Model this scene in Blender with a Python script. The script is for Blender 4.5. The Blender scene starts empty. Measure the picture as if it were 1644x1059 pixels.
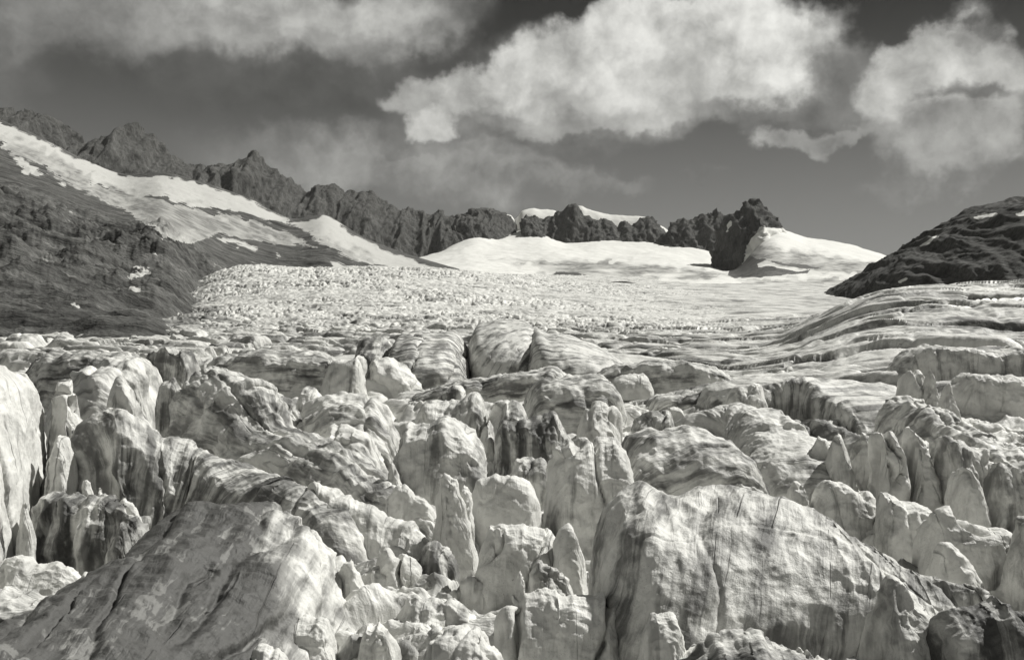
import bpy, math
import numpy as np
C = bpy.context.scene.collection
SC = bpy.context.scene
R = math.radians
F = 1700.0            # focal length in photo pixels (photo 1644 wide)
CX, CY = 822.0, 529.5

# ------------------------------------------------------------------ camera
cam = bpy.data.cameras.new('camera'); cam.lens = 36 * F / 1644; cam.sensor_width = 36
cam.clip_start = 0.5; cam.clip_end = 40000
co = bpy.data.objects.new('camera', cam); C.objects.link(co)
co.location = (0, 0, 0); co.rotation_euler = (R(90), 0, 0)
SC.camera = co
# ------------------------------------------------------------------ sun, exposure
SUN_EL, SUN_AZ = 46.0, 58.0     # azimuth clockwise from the view direction (+Y)
sun = bpy.data.lights.new('sun', 'SUN'); sun.energy = 4.3; sun.angle = R(0.5); sun.color = (1, 0.985, 0.94)
so = bpy.data.objects.new('sun', sun); C.objects.link(so)
from mathutils import Vector
sd = Vector((math.sin(R(SUN_AZ)) * math.cos(R(SUN_EL)), math.cos(R(SUN_AZ)) * math.cos(R(SUN_EL)), math.sin(R(SUN_EL))))
so.rotation_euler = sd.to_track_quat('Z', 'Y').to_euler()
SC.view_settings.view_transform = 'Standard'; SC.view_settings.look = 'None'
SC.view_settings.exposure = 0.34; SC.cycles.diffuse_bounces = 2; SC.view_settings.gamma = 1.0

# ------------------------------------------------------------------ node helper
class NT:
    def __init__(s, tree): s.t = tree; s.n = tree.nodes; s.l = tree.links
    def put(s, sock, v):
        if isinstance(v, bpy.types.NodeSocket): s.l.new(v, sock)
        elif v is not None: sock.default_value = v
    def math(s, op, a, b=None, c=None, clamp=False):
        n = s.n.new('ShaderNodeMath'); n.operation = op; n.use_clamp = clamp
        s.put(n.inputs[0], a); s.put(n.inputs[1], b)
        if c is not None: s.put(n.inputs[2], c)
        return n.outputs[0]
    def vmath(s, op, a, b=None, out=0):
        n = s.n.new('ShaderNodeVectorMath'); n.operation = op
        s.put(n.inputs[0], a)
        if b is not None: s.put(n.inputs[3 if op == 'SCALE' else 1], b)
        return n.outputs['Value' if out else 'Vector']
    def comb(s, x, y, z=0.0):
        n = s.n.new('ShaderNodeCombineXYZ'); s.put(n.inputs[0], x); s.put(n.inputs[1], y); s.put(n.inputs[2], z); return n.outputs[0]
    def sep(s, v):
        n = s.n.new('ShaderNodeSeparateXYZ'); s.put(n.inputs[0], v); return n.outputs
    def noise(s, vec, scale=1.0, detail=4.0, rough=0.55, dist=0.0, col=False):
        n = s.n.new('ShaderNodeTexNoise'); s.put(n.inputs['Vector'], vec); s.put(n.inputs['Scale'], scale)
        n.inputs['Detail'].default_value = detail; n.inputs['Roughness'].default_value = rough; n.inputs['Distortion'].default_value = dist
        return n.outputs['Color' if col else 'Fac']
    def ramp(s, v, a, b, lo=0.0, hi=1.0, smooth=True):
        n = s.n.new('ShaderNodeMapRange'); n.interpolation_type = 'SMOOTHSTEP' if smooth else 'LINEAR'
        s.put(n.inputs['Value'], v); s.put(n.inputs['From Min'], a); s.put(n.inputs['From Max'], b)
        s.put(n.inputs['To Min'], lo); s.put(n.inputs['To Max'], hi); return n.outputs[0]
    def mix(s, f, a, b):
        n = s.n.new('ShaderNodeMix'); n.data_type = 'FLOAT'
        s.put(n.inputs[0], f); s.put(n.inputs[2], a); s.put(n.inputs[3], b); return n.outputs[0]
    def tint(s, v, c=(1.0, 0.998, 0.955)):
        n = s.n.new('ShaderNodeVectorMath'); n.operation = 'SCALE'; n.inputs[0].default_value = c; s.put(n.inputs[3], v); return n.outputs[0]

# ------------------------------------------------------------------ sky with clouds
W = bpy.data.worlds.new('World'); SC.world = W; W.use_nodes = True
w = NT(W.node_tree); w.n.clear()
sky = w.n.new('ShaderNodeTexSky'); sky.sky_type = 'NISHITA'; sky.sun_disc = False
sky.sun_elevation = R(SUN_EL); sky.sun_rotation = R(SUN_AZ)
bw = w.n.new('ShaderNodeRGBToBW'); w.l.new(sky.outputs[0], bw.inputs[0])
tc = w.n.new('ShaderNodeTexCoord'); D = tc.outputs['Generated']
dx, dy, dz = w.sep(D)[0], w.sep(D)[1], w.sep(D)[2]
az = w.math('ARCTAN2', dx, dy)
el = w.math('ARCSINE', dz)
K = 1100.0
def SU(px): return math.atan2(px - CX, F)
def SV(px, py): return math.atan2(CY - py, math.hypot(F, px - CX))
uv = w.comb(w.math('MULTIPLY', az, 1.0), w.math('MULTIPLY', el, 1.0))
wn1 = w.noise(uv, 7.0, 5.0, 0.55, col=True)
wn2 = w.noise(uv, 26.0, 5.0, 0.6, col=True)
off = w.vmath('SCALE', w.vmath('SUBTRACT', wn1, (0.5, 0.5, 0.5)), 0.11)
off2 = w.vmath('SCALE', w.vmath('SUBTRACT', wn2, (0.5, 0.5, 0.5)), 0.050)
duv = w.vmath('ADD', w.vmath('ADD', uv, off), off2)
# clear sky: the Sky Texture in grey, as a red filter sees it, darker with height
base = w.math('MULTIPLY', w.math('POWER', bw.outputs[0], 0.35), 0.068)
fall = w.ramp(el, 0.0, 0.32, 1.55, 0.08)
cur = w.math('MULTIPLY', base, fall)
cur = w.math('ADD', cur, w.ramp(el, 0.0, 0.3, 0.07, 0.004))
buv = w.vmath('ADD', uv, w.vmath('SCALE', off2, 0.4))
bA = w.noise(buv, 15.0, 6.0, 0.58); bB = w.noise(w.vmath('ADD', buv, (0.010, 0.016, 0)), 15.0, 6.0, 0.58)
emb = w.math('SUBTRACT', bA, bB)  # sunward noise offset: lit and shaded sides painted into the clouds
billow = w.math('ADD', w.math('ADD', 1.0, w.math('MULTIPLY', emb, 1.25)), w.ramp(bA, 0.3, 0.7, -0.22, 0.16))
#  px, py, half width, half height, rotation(deg, + = rising right), brightness, opacity, edge softness
CL = [
 (260,  30, 420, 80, 0, .24, .85, .8), (500,  20, 250, 64, 0, .42, .9, .7), (330, 55, 130, 40, 8, .32, .7, .8), (180,  80, 120, 30, 0, .18, .6, .9),
 (620, 150, 200, 45, -10, .12, .7, .9), (420, 150, 260, 55, 0, .075, .75, .9), (560, 75, 90, 34, -8, .24, .6, .8),
 (640, 278, 290, 46, -3, .31, .9, .9), (830, 270, 150, 34, -12, .28, .8, .7), (930, 298, 120, 18, -6, .24, .8, .6), (680, 248, 150, 10, 0, .22, .6, .6), (800, 255, 60, 18, 0, .22, .6, .6),
 (720, 180, 130, 50, 25, .18, .75, .8),
 (1000, 130, 330, 105, 8, .22, .9, .45), (1320, 150, 130, 60, 0, .20, .9, .7),
 (960,  105, 190, 85, 18, .40, .9, .45), (1150, 95, 215, 105, -4, .46, .9, .4), (1130, 45, 215, 75, 0, .60, .9, .35), (1230, 55, 110, 65, -28, .56, .9, .35),
 (940,  75, 95, 60, 30, .54, .85, .5), (840, 120, 100, 45, 25, .50, .8, .5), (740, 140, 100, 38, 22, .44, .85, .5), (650, 168, 62, 30, 10, .38, .85, .5),
 (690, 207, 40, 30, 0, .46, .85, .5), (860, 198, 90, 22, 0, .34, .8, .6), (1080, 190, 150, 32, 5, .42, .8, .6), (1060, 120, 110, 50, 10, .54, .7, .7),
 (1250, 178, 150, 32, 5, .15, .85, .7), (980, 222, 170, 16, 2, .14, .7, .8), (1370, 120, 48, 45, 0, .15, .6, .8),
 (1285, 218, 85, 20, 3, .38, .95, .5), (1370, 208, 50, 13, 8, .26, .8, .6),
 (1530, 150, 112, 108, 0, .26, .95, .3), (1495, 88, 66, 42, 0, .46, .9, .4), (1475, 135, 62, 52, 10, .48, .8, .5), (1590, 120, 48, 60, -30, .40, .85, .4),
 (1530, 225, 108, 62, 0, .34, .9, .45), (1610, 210, 45, 50, 0, .36, .8, .5), (1560, 152, 62, 13, -5, .10, .8, 1.0), (1512, 142, 24, 18, 0, .12, .7, 1.0),
 (1540, 66, 46, 12, -12, .24, .45, 1.0), (1460, 302, 60, 12, 0, .22, .7, .8), (1120, 298, 32, 9, 0, .18, .6, .9),
 (1820, 150, 140, 80, 0, .35, .8, .6), (-250, 60, 260, 110, 0, .2, .8, .8),
]
for px, py, hw, hh, rot, br, op, es in CL:
    if px > 1400 and py < 260: py += 9
    c = (SU(px), SV(px, py), 0)
    m = w.n.new('ShaderNodeMapping'); m.vector_type = 'TEXTURE'
    w.l.new(duv, m.inputs[0]); m.inputs['Location'].default_value = c
    m.inputs['Rotation'].default_value = (0, 0, R(rot)); m.inputs['Scale'].default_value = (hw / F, hh / F, 1)
    d = w.vmath('LENGTH', m.outputs[0], out=1)
    a = w.ramp(d, 1.0 + es * 0.35, 1.0 - es * 0.75, 0, op)
    b = w.math('MULTIPLY', billow, br * (1.22 if br > .39 else 1.0))
    hw *= 1.0
    cur = w.mix(a, cur, b)
# elsewhere (behind and far to the sides) broken cloud as well
oth = w.ramp(w.noise(D, 3.0, 6.0, 0.6), 0.42, 0.62, 0.05, 0.28)
cur = w.mix(w.ramp(dy, 0.72, 0.55), cur, oth)
ground = w.ramp(dz, -0.02, -0.06)
cur = w.mix(ground, cur, 0.25)
cur = w.math('MULTIPLY', cur, 0.78)
bg = w.n.new('ShaderNodeBackground'); w.l.new(w.tint(cur, (1.0, 0.997, 0.95)), bg.inputs[0]); bg.inputs[1].default_value = 1.0
wo = w.n.new('ShaderNodeOutputWorld'); w.l.new(bg.outputs[0], wo.inputs[0])

# ------------------------------------------------------------------ numpy noise
rng = np.random.RandomState(7)
PERM = rng.permutation(256).astype(np.int32); PERM = np.concatenate([PERM, PERM, PERM])
G = rng.normal(size=(256, 3)).astype(np.float32); G /= np.linalg.norm(G, axis=1)[:, None]
def gnoise(x, y, z):
    x, y, z = [np.asarray(a, np.float32) for a in (x, y, z)]
    x, y, z = np.broadcast_arrays(x, y, z)
    xi = np.floor(x).astype(np.int32); yi = np.floor(y).astype(np.int32); zi = np.floor(z).astype(np.int32)
    xf = x - xi; yf = y - yi; zf = z - zi
    u = xf * xf * xf * (xf * (xf * 6 - 15) + 10); v = yf * yf * yf * (yf * (yf * 6 - 15) + 10); q = zf * zf * zf * (zf * (zf * 6 - 15) + 10)
    xi &= 255; yi &= 255; zi &= 255
    def g(i, j, k):
        h = PERM[PERM[PERM[(xi + i) & 255] + ((yi + j) & 255)] + ((zi + k) & 255)]
        gg = G[h]
        return gg[..., 0] * (xf - i) + gg[..., 1] * (yf - j) + gg[..., 2] * (zf - k)
    a = g(0,0,0); a += u * (g(1,0,0) - a)
    b = g(0,1,0); b += u * (g(1,1,0) - b)
    a += v * (b - a)
    c = g(0,0,1); c += u * (g(1,0,1) - c)
    d = g(0,1,1); d += u * (g(1,1,1) - d)
    c += v * (d - c)
    return (a + q * (c - a)) * 1.5
def fbm(x, y, z, o=4, lac=2.03, gain=0.5):
    s = 0; a = 1.0; f = 1.0
    for i in range(o):
        s = s + a * gnoise(x * f + i * 17.3, y * f - i * 9.1, z * f + i * 5.7); a *= gain; f *= lac
    return s
def ridged(x, y, z, o=4, lac=2.1, gain=0.5):
    s = 0; a = 1.0; f = 1.0
    for i in range(o):
        n = 1 - np.abs(gnoise(x * f + i * 11.3, y * f + i * 3.1, z * f - i * 7.7)) * 1.6
        s = s + a * n * np.abs(n); a *= gain; f *= lac
    return s
def worley(x, y, seed=0, jit=0.9):
    xi = np.floor(x).astype(np.int32); yi = np.floor(y).astype(np.int32)
    f1 = np.full(x.shape, 9.0, np.float32); f2 = f1.copy(); cid = np.zeros(x.shape, np.float32)
    for i in (-1, 0, 1):
        for j in (-1, 0, 1):
            h = PERM[PERM[(xi + i + seed) & 255] + ((yi + j) & 255)]
            h2 = PERM[h + 37]
            d = np.hypot(xi + i + 0.5 + jit * (h / 255.0 - 0.5) - x, yi + j + 0.5 + jit * (h2 / 255.0 - 0.5) - y).astype(np.float32)
            n = d < f1
            f2 = np.where(n, f1, np.minimum(f2, d)); cid = np.where(n, PERM[h2 + 91] / 255.0, cid); f1 = np.where(n, d, f1)
    return f1, f2, cid
def sstep(a, b, x):
    t = np.clip((x - a) / (b - a), 0, 1); return t * t * (3 - 2 * t)
def inpoly(px, py, poly):
    r = np.zeros(px.shape, bool); n = len(poly); j = n - 1
    for i in range(n):
        xi, yi = poly[i]; xj, yj = poly[j]
        if yi != yj:
            r ^= ((yi > py) != (yj > py)) & (px < (xj - xi) * (py - yi) / (yj - yi) + xi)
        j = i
    return r
def smooth_interp(xs, ys, x):
    """monotone-ish cubic (Catmull-Rom) through table points"""
    xs = np.asarray(xs, float); ys = np.asarray(ys, float)
    if len(xs) < 3: return np.interp(x, xs, ys)
    m = np.gradient(ys, xs, axis=0)
    x = np.clip(x, xs[0], xs[-1]); i = np.clip(np.searchsorted(xs, x) - 1, 0, len(xs) - 2)
    h = xs[i + 1] - xs[i]; t = (x - xs[i]) / h
    if ys.ndim > 1: h = h[:, None]; t = t[:, None]
    return (2*t**3 - 3*t**2 + 1) * ys[i] + (t**3 - 2*t**2 + t) * h * m[i] + (-2*t**3 + 3*t**2) * ys[i + 1] + (t**3 - t**2) * h * m[i + 1]

# ------------------------------------------------------------------ mesh from grid
def grid_mesh(name, X, Y, Z, mat, wrap=False, uvs=None, attrs=None):
    n, m = X.shape
    me = bpy.data.meshes.new(name)
    V = np.stack([X, Y, Z], -1).reshape(-1, 3).astype(np.float32)
    a = np.arange(n * m).reshape(n, m)
    q = np.stack([a[:-1, :-1], a[1:, :-1], a[1:, 1:], a[:-1, 1:]], -1).reshape(-1, 4)
    me.vertices.add(len(V)); me.vertices.foreach_set('co', V.ravel())
    me.loops.add(len(q) * 4); me.loops.foreach_set('vertex_index', q.ravel().astype(np.int32))
    me.polygons.add(len(q)); me.polygons.foreach_set('loop_start', np.arange(0, len(q) * 4, 4, dtype=np.int32))
    me.polygons.foreach_set('use_smooth', np.ones(len(q), bool))
    if uvs is not None:
        me.uv_layers.new(name='UVMap')
        U = np.stack(uvs, -1).reshape(-1, 2).astype(np.float32)
        me.uv_layers[0].data.foreach_set('uv', U[q.ravel()].ravel())
    for k, v in (attrs or {}).items():
        at = me.attributes.new(k, 'FLOAT', 'POINT'); at.data.foreach_set('value', np.broadcast_to(v, X.shape).ravel().astype(np.float32))
    me.update(); me.validate()
    me.materials.append(mat)
    o = bpy.data.objects.new(name, me); C.objects.link(o)
    return o
def grid_normals(X, Y, Z):
    P = np.stack([X, Y, Z], -1); du = np.gradient(P, axis=0); dv = np.gradient(P, axis=1)
    N = np.cross(du, dv); return N / (np.linalg.norm(N, axis=-1, keepdims=True) + 1e-9)
def thing(o, label, cat, group=None):
    o['label'] = label; o['category'] = cat
    if group: o['group'] = group
def P3(px, py, Y): return ((px - CX) / F * Y, Y, (CY - py) / F * Y)

# ------------------------------------------------------------------ materials
def new_mat(name):
    m = bpy.data.materials.new(name); m.use_nodes = True; t = NT(m.node_tree)
    b = t.n['Principled BSDF']; return m, t, b
def attr(t, name):
    n = t.n.new('ShaderNodeAttribute'); n.attribute_name = name; return n.outputs['Fac']
def ice_material(name, clean=0.70, dark=0.09, uvscale=1.0, bump=1.0):
    m, t, b = new_mat(name)
    uvn = t.n.new('ShaderNodeUVMap').outputs[0]
    geo = t.n.new('ShaderNodeNewGeometry').outputs['Position']
    oi = t.n.new('ShaderNodeObjectInfo').outputs['Random']
    q = t.sep(uvn); sh = t.math('MULTIPLY', oi, 57.0)
    wob = t.math('MULTIPLY', t.math('SUBTRACT', t.noise(t.vmath('SCALE', geo, 0.35 * uvscale), 1.0, 3.0), 0.5), 0.9 / uvscale)
    u = q[0]; v = t.math('ADD', q[1], wob)
    s1 = t.noise(t.comb(t.math('MULTIPLY', u, 0.10 * uvscale), t.math('MULTIPLY', v, 0.9 * uvscale), sh), 1.0, 6.0, 0.62)
    s2 = t.noise(t.comb(t.math('MULTIPLY', u, 0.35 * uvscale), t.math('MULTIPLY', v, 6.0 * uvscale), sh), 1.0, 5.0, 0.6)
    pt = t.noise(t.vmath('SCALE', geo, 0.45 * uvscale), 1.0, 5.0, 0.6)
    sp = t.noise(t.vmath('SCALE', geo, 9.0 * uvscale), 1.0, 4.0, 0.65)
    da = attr(t, 'dirt')
    mixn = t.math('ADD', t.math('ADD', t.math('MULTIPLY', s1, 0.44), t.math('MULTIPLY', s2, 0.18)), t.math('MULTIPLY', pt, 0.38))
    # threshold moves with the amount of dirt
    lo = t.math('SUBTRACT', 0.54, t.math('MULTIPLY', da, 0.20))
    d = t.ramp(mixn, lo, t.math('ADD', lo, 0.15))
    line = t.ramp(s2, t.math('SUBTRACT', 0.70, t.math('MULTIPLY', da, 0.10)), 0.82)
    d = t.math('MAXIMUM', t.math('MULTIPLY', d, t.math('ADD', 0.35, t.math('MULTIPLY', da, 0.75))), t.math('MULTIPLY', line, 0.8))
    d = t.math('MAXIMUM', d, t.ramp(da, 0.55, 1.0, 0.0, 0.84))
    speck = t.ramp(sp, 0.62, 0.72, 0, 0.6)
    d = t.math('MINIMUM', t.math('MAXIMUM', d, speck), 1.0)
    cn = t.noise(t.comb(t.math('MULTIPLY', u, 0.03 * uvscale), t.math('MULTIPLY', q[1], 0.30 * uvscale), t.math('ADD', sh, 3.0)), 1.0, 2.0, 0.4)
    cm = t.ramp(t.noise(t.vmath('SCALE', geo, 0.30 * uvscale), 1.0, 2.0), 0.42, 0.56)
    crk = t.math('MULTIPLY', t.ramp(t.math('ABSOLUTE', t.math('SUBTRACT', cn, 0.5)), 0.001, 0.006, 1.0, 0.0), cm)
    d = t.math('MAXIMUM', d, t.math('MULTIPLY', crk, 0.4))
    tone = t.ramp(pt, 0.3, 0.7, 1.06, 0.80)
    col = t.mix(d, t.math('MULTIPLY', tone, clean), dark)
    t.l.new(t.tint(col), b.inputs['Base Color'])
    b.inputs['Roughness'].default_value = 0.55; b.inputs['Specular IOR Level'].default_value = 0.25
    h = t.math('ADD', t.math('MULTIPLY', t.noise(t.vmath('SCALE', geo, 2.2 * uvscale), 1.0, 7.0, 0.6), 1.0), t.math('MULTIPLY', s2, 0.6))
    h = t.math('ADD', h, t.math('MULTIPLY', sp, 0.15))
    h = t.math('SUBTRACT', t.math('SUBTRACT', h, t.math('MULTIPLY', line, 0.35)), t.math('MULTIPLY', crk, 0.8))
    bp = t.n.new('ShaderNodeBump'); bp.inputs['Strength'].default_value = 0.75; bp.inputs['Distance'].default_value = 0.15 / uvscale * bump
    t.l.new(h, bp.inputs['Height']); t.l.new(bp.outputs[0], b.inputs['Normal'])
    return m
ICE = ice_material('ice')
ICE_FAR = ice_material('ice_far', 0.68, 0.16, 0.16, 1.0)
def snow_rock_material(name, rock=0.10, snow=0.80, sc=0.02, streak=(1, 1, 0.35), rlo=0.55, rhi=1.7, bumpd=6.0, rag=0.9):
    """rock with snow lying where the 'snow' attribute says; 'dirt' greys the snow"""
    m, t, b = new_mat(name)
    geo = t.n.new('ShaderNodeNewGeometry').outputs['Position']
    if len(streak) == 3: g = t.vmath('MULTIPLY', t.vmath('SCALE', geo, sc), streak)
    else:
        gs = t.vmath('SCALE', geo, sc); dd = Vector(streak[:3]).normalized()
        g = t.vmath('SUBTRACT', gs, t.vmath('SCALE', tuple(dd * streak[3]), t.vmath('DOT_PRODUCT', gs, tuple(dd), out=1)))
    n1 = t.noise(g, 1.0, 8.0, 0.65, 0.4); n2 = t.noise(g, 5.0, 6.0, 0.65); n3 = t.noise(g, 22.0, 4.0, 0.7)
    r = t.math('MULTIPLY', rock, t.ramp(t.math('ADD', t.math('MULTIPLY', n1, 0.45), t.math('MULTIPLY', n2, 0.55)), 0.36, 0.64, rlo, rhi, False))
    r = t.math('MULTIPLY', r, t.ramp(n3, 0.3, 0.7, 0.6, 1.4, False))
    sa = attr(t, 'snow'); da = attr(t, 'dirt')
    sm = t.ramp(t.math('ADD', sa, t.math('MULTIPLY', t.math('SUBTRACT', n2, 0.5), rag)), 0.42, 0.60)
    s = t.mix(t.math('MULTIPLY', da, t.ramp(n2, 0.35, 0.6, 0.55, 1.0)), snow, 0.16)
    col = t.mix(sm, r, s)
    t.l.new(t.tint(col), b.inputs['Base Color']); b.inputs['Roughness'].default_value = 0.85; b.inputs['Specular IOR Level'].default_value = 0.1
    bp = t.n.new('ShaderNodeBump'); bp.inputs['Strength'].default_value = 0.7
    t.put(bp.inputs['Distance'], t.mix(sm, bumpd, bumpd * 0.10))
    t.l.new(t.math('ADD', n2, t.math('MULTIPLY', n3, 0.4)), bp.inputs['Height']); t.l.new(bp.outputs[0], b.inputs['Normal'])
    return m
ROCK = snow_rock_material('rock', 0.072, 0.72, 0.012, (1, 1, 0.3), 0.45, 1.7, 10)
HILL = snow_rock_material('hillside', 0.070, 0.48, 0.022, (.92, .25, -.29, .78), 0.25, 2.3, 5, 2.6)
HILL_R = snow_rock_material('hillside_right', 0.06, 0.74, 0.03, (.9, .1, .42, .6), 0.4, 1.9, 2)
SNOW = snow_rock_material('snow', 0.10, 0.72, 0.01, (1, 1, 1), 0.5, 1.6, 4)

# ------------------------------------------------------------------ surfaces given by a table: picture row of the surface at a column and distance
def table_surface(cols, Ys, tab, pxs, Yr):
    lY = np.log(Ys); T = np.array(tab, float)                 # [col][Y]
    z = (CY - T) / F * np.array(Ys)[None, :]                   # heights
    q = np.log(Yr)
    A = np.stack([smooth_interp(lY, z[i], q) for i in range(len(cols))])   # [col][Yr]
    B = smooth_interp(np.array(cols, float), A, np.clip(pxs, cols[0], cols[-1]))
    return B.T                                                  # [Yr][px]

# ---- glacier
pxs = np.concatenate([np.linspace(-700, -40, 90)[:-1], np.arange(-40, 1690, 1.75), np.linspace(1690, 2350, 90)])
Yr = np.concatenate([np.geomspace(16, 40, 120)[:-1], np.geomspace(40, 210, 780)[:-1], np.geomspace(210, 420, 480)[:-1], np.geomspace(420, 1700, 420)])
gc = [-700, 0, 150, 250, 350, 500, 700, 900, 1100, 1250, 1400, 1644, 2350]
gY = [16, 48, 70, 100, 140, 200, 300, 450, 700, 1000, 1300, 1700]
def row(*v): return list(v)
Zf = lambda z, Y: CY - z * F / Y
near = [Zf(-20, 16), Zf(-20, 48), Zf(-20, 70)]
gt = [
 near + [45+780, 690, 620, 570, 575, 585, 590, 590, 590],
 near + [45+760, 655, 585, 548, 556, 575, 590, 590, 590],
 near + [45+760, 655, 590, 547, 538, 545, 560, 570, 570],
 near + [45+765, 665, 600, 548, 520, 500, 500, 505, 510],
 near + [45+765, 675, 605, 550, 517, 480, 438, 445, 450],
 near + [45+770, 685, 608, 551, 517, 466, 431, 437, 445],
 near + [45+775, 690, 610, 553, 517, 468, 431, 436, 440],
 near + [45+780, 690, 612, 555, 520, 482, 455, 446, 442],
 near + [45+780, 685, 605, 552, 524, 492, 465, 452, 446],
 near + [45+775, 670, 590, 545, 515, 492, 470, 456, 450],
 near + [45+770, 650, 560, 475, 495, 495, 474, 460, 452],
 near + [45+760, 640, 540, 457, 480, 495, 478, 462, 455],
 near + [45+760, 640, 535, 452, 480, 495, 480, 465, 455]]
Z0 = table_surface(gc, gY, gt, pxs, Yr)
PX, YY = np.meshgrid(pxs, Yr)
XX = (PX - CX) / F * YY
wx = fbm(XX / 22, YY / 22, 0.3, 3) * 6; wy = fbm(XX / 22 + 9, YY / 22 + 4, 1.3, 3) * 6
near_w = sstep(260, 120, YY)
far_w = 1 - near_w
# broken blocks: cells stretched across the flow; larger far away
left_w = sstep(1150, 850, PX)                       # the smooth sheets are on the right
rough = left_w * 0.8 + 0.2
nr = sstep(100, 60, YY)
f1, f2, cid = worley((XX + wx) / 4.2, (YY + wy) / 2.8, 3)
blk1 = sstep(0.0, 0.33, f2 - f1) * (0.5 + 0.9 * cid)
f1b, f2b, cidb = worley((XX + wx * 1.2) / 16 , (YY + wy) / 13, 11)
blk2 = sstep(0.0, 0.30, f2b - f1b) * (0.6 + 0.8 * cidb)
mid = sstep(95, 140, YY) * sstep(420, 250, YY)
H = Z0.copy()
H += nr * 0.55 * (blk1 - 0.5)
H += mid * rough * 2.0 * (blk2 - 0.8) + mid * rough * 0.4 * blk1
# long thin crevasses, oblique, on the right-hand sheets and mid zone
sv = (YY * 0.90 + XX * 0.42 + wy * 0.8)
su = (XX * 0.90 - YY * 0.42 + wx)
cn = gnoise(su / 60, sv / 11, 4.4)
crev = np.exp(-(cn / 0.035) ** 2) * sstep(-0.1, 0.25, gnoise(su / 30, sv / 18, 8.8))
cn2 = gnoise(su / 26 + 7, sv / 5.5, 2.4)
crev2 = np.exp(-(cn2 / 0.05) ** 2) * sstep(0.0, 0.3, gnoise(su / 17, sv / 9, 1.8))
mz = sstep(85, 130, YY) * sstep(600, 380, YY)
H += mz * (1.3 * sstep(-.04, .04, cn) + .8 * sstep(-.05, .05, cn2) - 1.0)
H -= mz * (3.0 * crev + 1.8 * crev2)
H += mz * 0.8 * fbm(su / 30, sv / 9, 6.6, 4)
# icefall texture on the far left dome
ff = sstep(300, 420, YY) * sstep(1350, 1050, PX + 0.12 * (YY - 300))
n_if = worley((XX + wx * 2) / 5.2, (YY + wy * 2) / 10, 40)
chop = sstep(0.02, 0.30, n_if[1] - n_if[0]) * (0.4 + 1.1 * n_if[2])
amp = np.interp(PX, [200, 300, 700, 850, 1050, 1300], [1.0, 1.9, 1.9, 1.4, 0.6, 0.4])
band = 0.35 + 0.9 * sstep(-0.2, 0.35, gnoise(XX / 160, YY / 120, 3.1))
H += ff * (amp * (chop - 0.6) * band + amp * 0.55 * fbm(XX / 12, YY / 12, 2.2, 4))
cn3 = gnoise(XX / 70, (YY + wy * 4) / 15, 3.3)
rows = np.exp(-(cn3 / .07) ** 2) * sstep(-.1, .3, gnoise(XX / 60, YY / 60, 7.7)) * ff * np.interp(PX, [300, 900, 1300], [1, .8, .3])
H -= 2.5 * rows
H += sstep(60, 200, YY) * 1.2 * fbm(XX / 45, YY / 45, 5.1, 3)
H += 0.16 * fbm(XX / 1.3, YY / 1.3, 0.7, 4) * sstep(200, 80, YY)
# dirt streaks; value also raised along crevasses, rows and clefts
dirt = 0.42 + 0.5 * fbm(su / 40, sv / 9, 12.0, 4) + 0.25 * fbm(XX / 60, YY / 60, 3.0, 3)
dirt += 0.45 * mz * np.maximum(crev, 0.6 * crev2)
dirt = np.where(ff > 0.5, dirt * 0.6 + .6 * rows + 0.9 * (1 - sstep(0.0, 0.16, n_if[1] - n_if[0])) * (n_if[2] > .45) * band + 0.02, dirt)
mor = sstep(450, 300, PX + (YY - 450) * .1) * sstep(330, 430, YY)                 # dirty margin by the left hill
dirt = np.clip(dirt + mor * (0.5 + 0.5 * fbm(XX / 60, YY / 200, 4, 4)), 0, 1)
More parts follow.
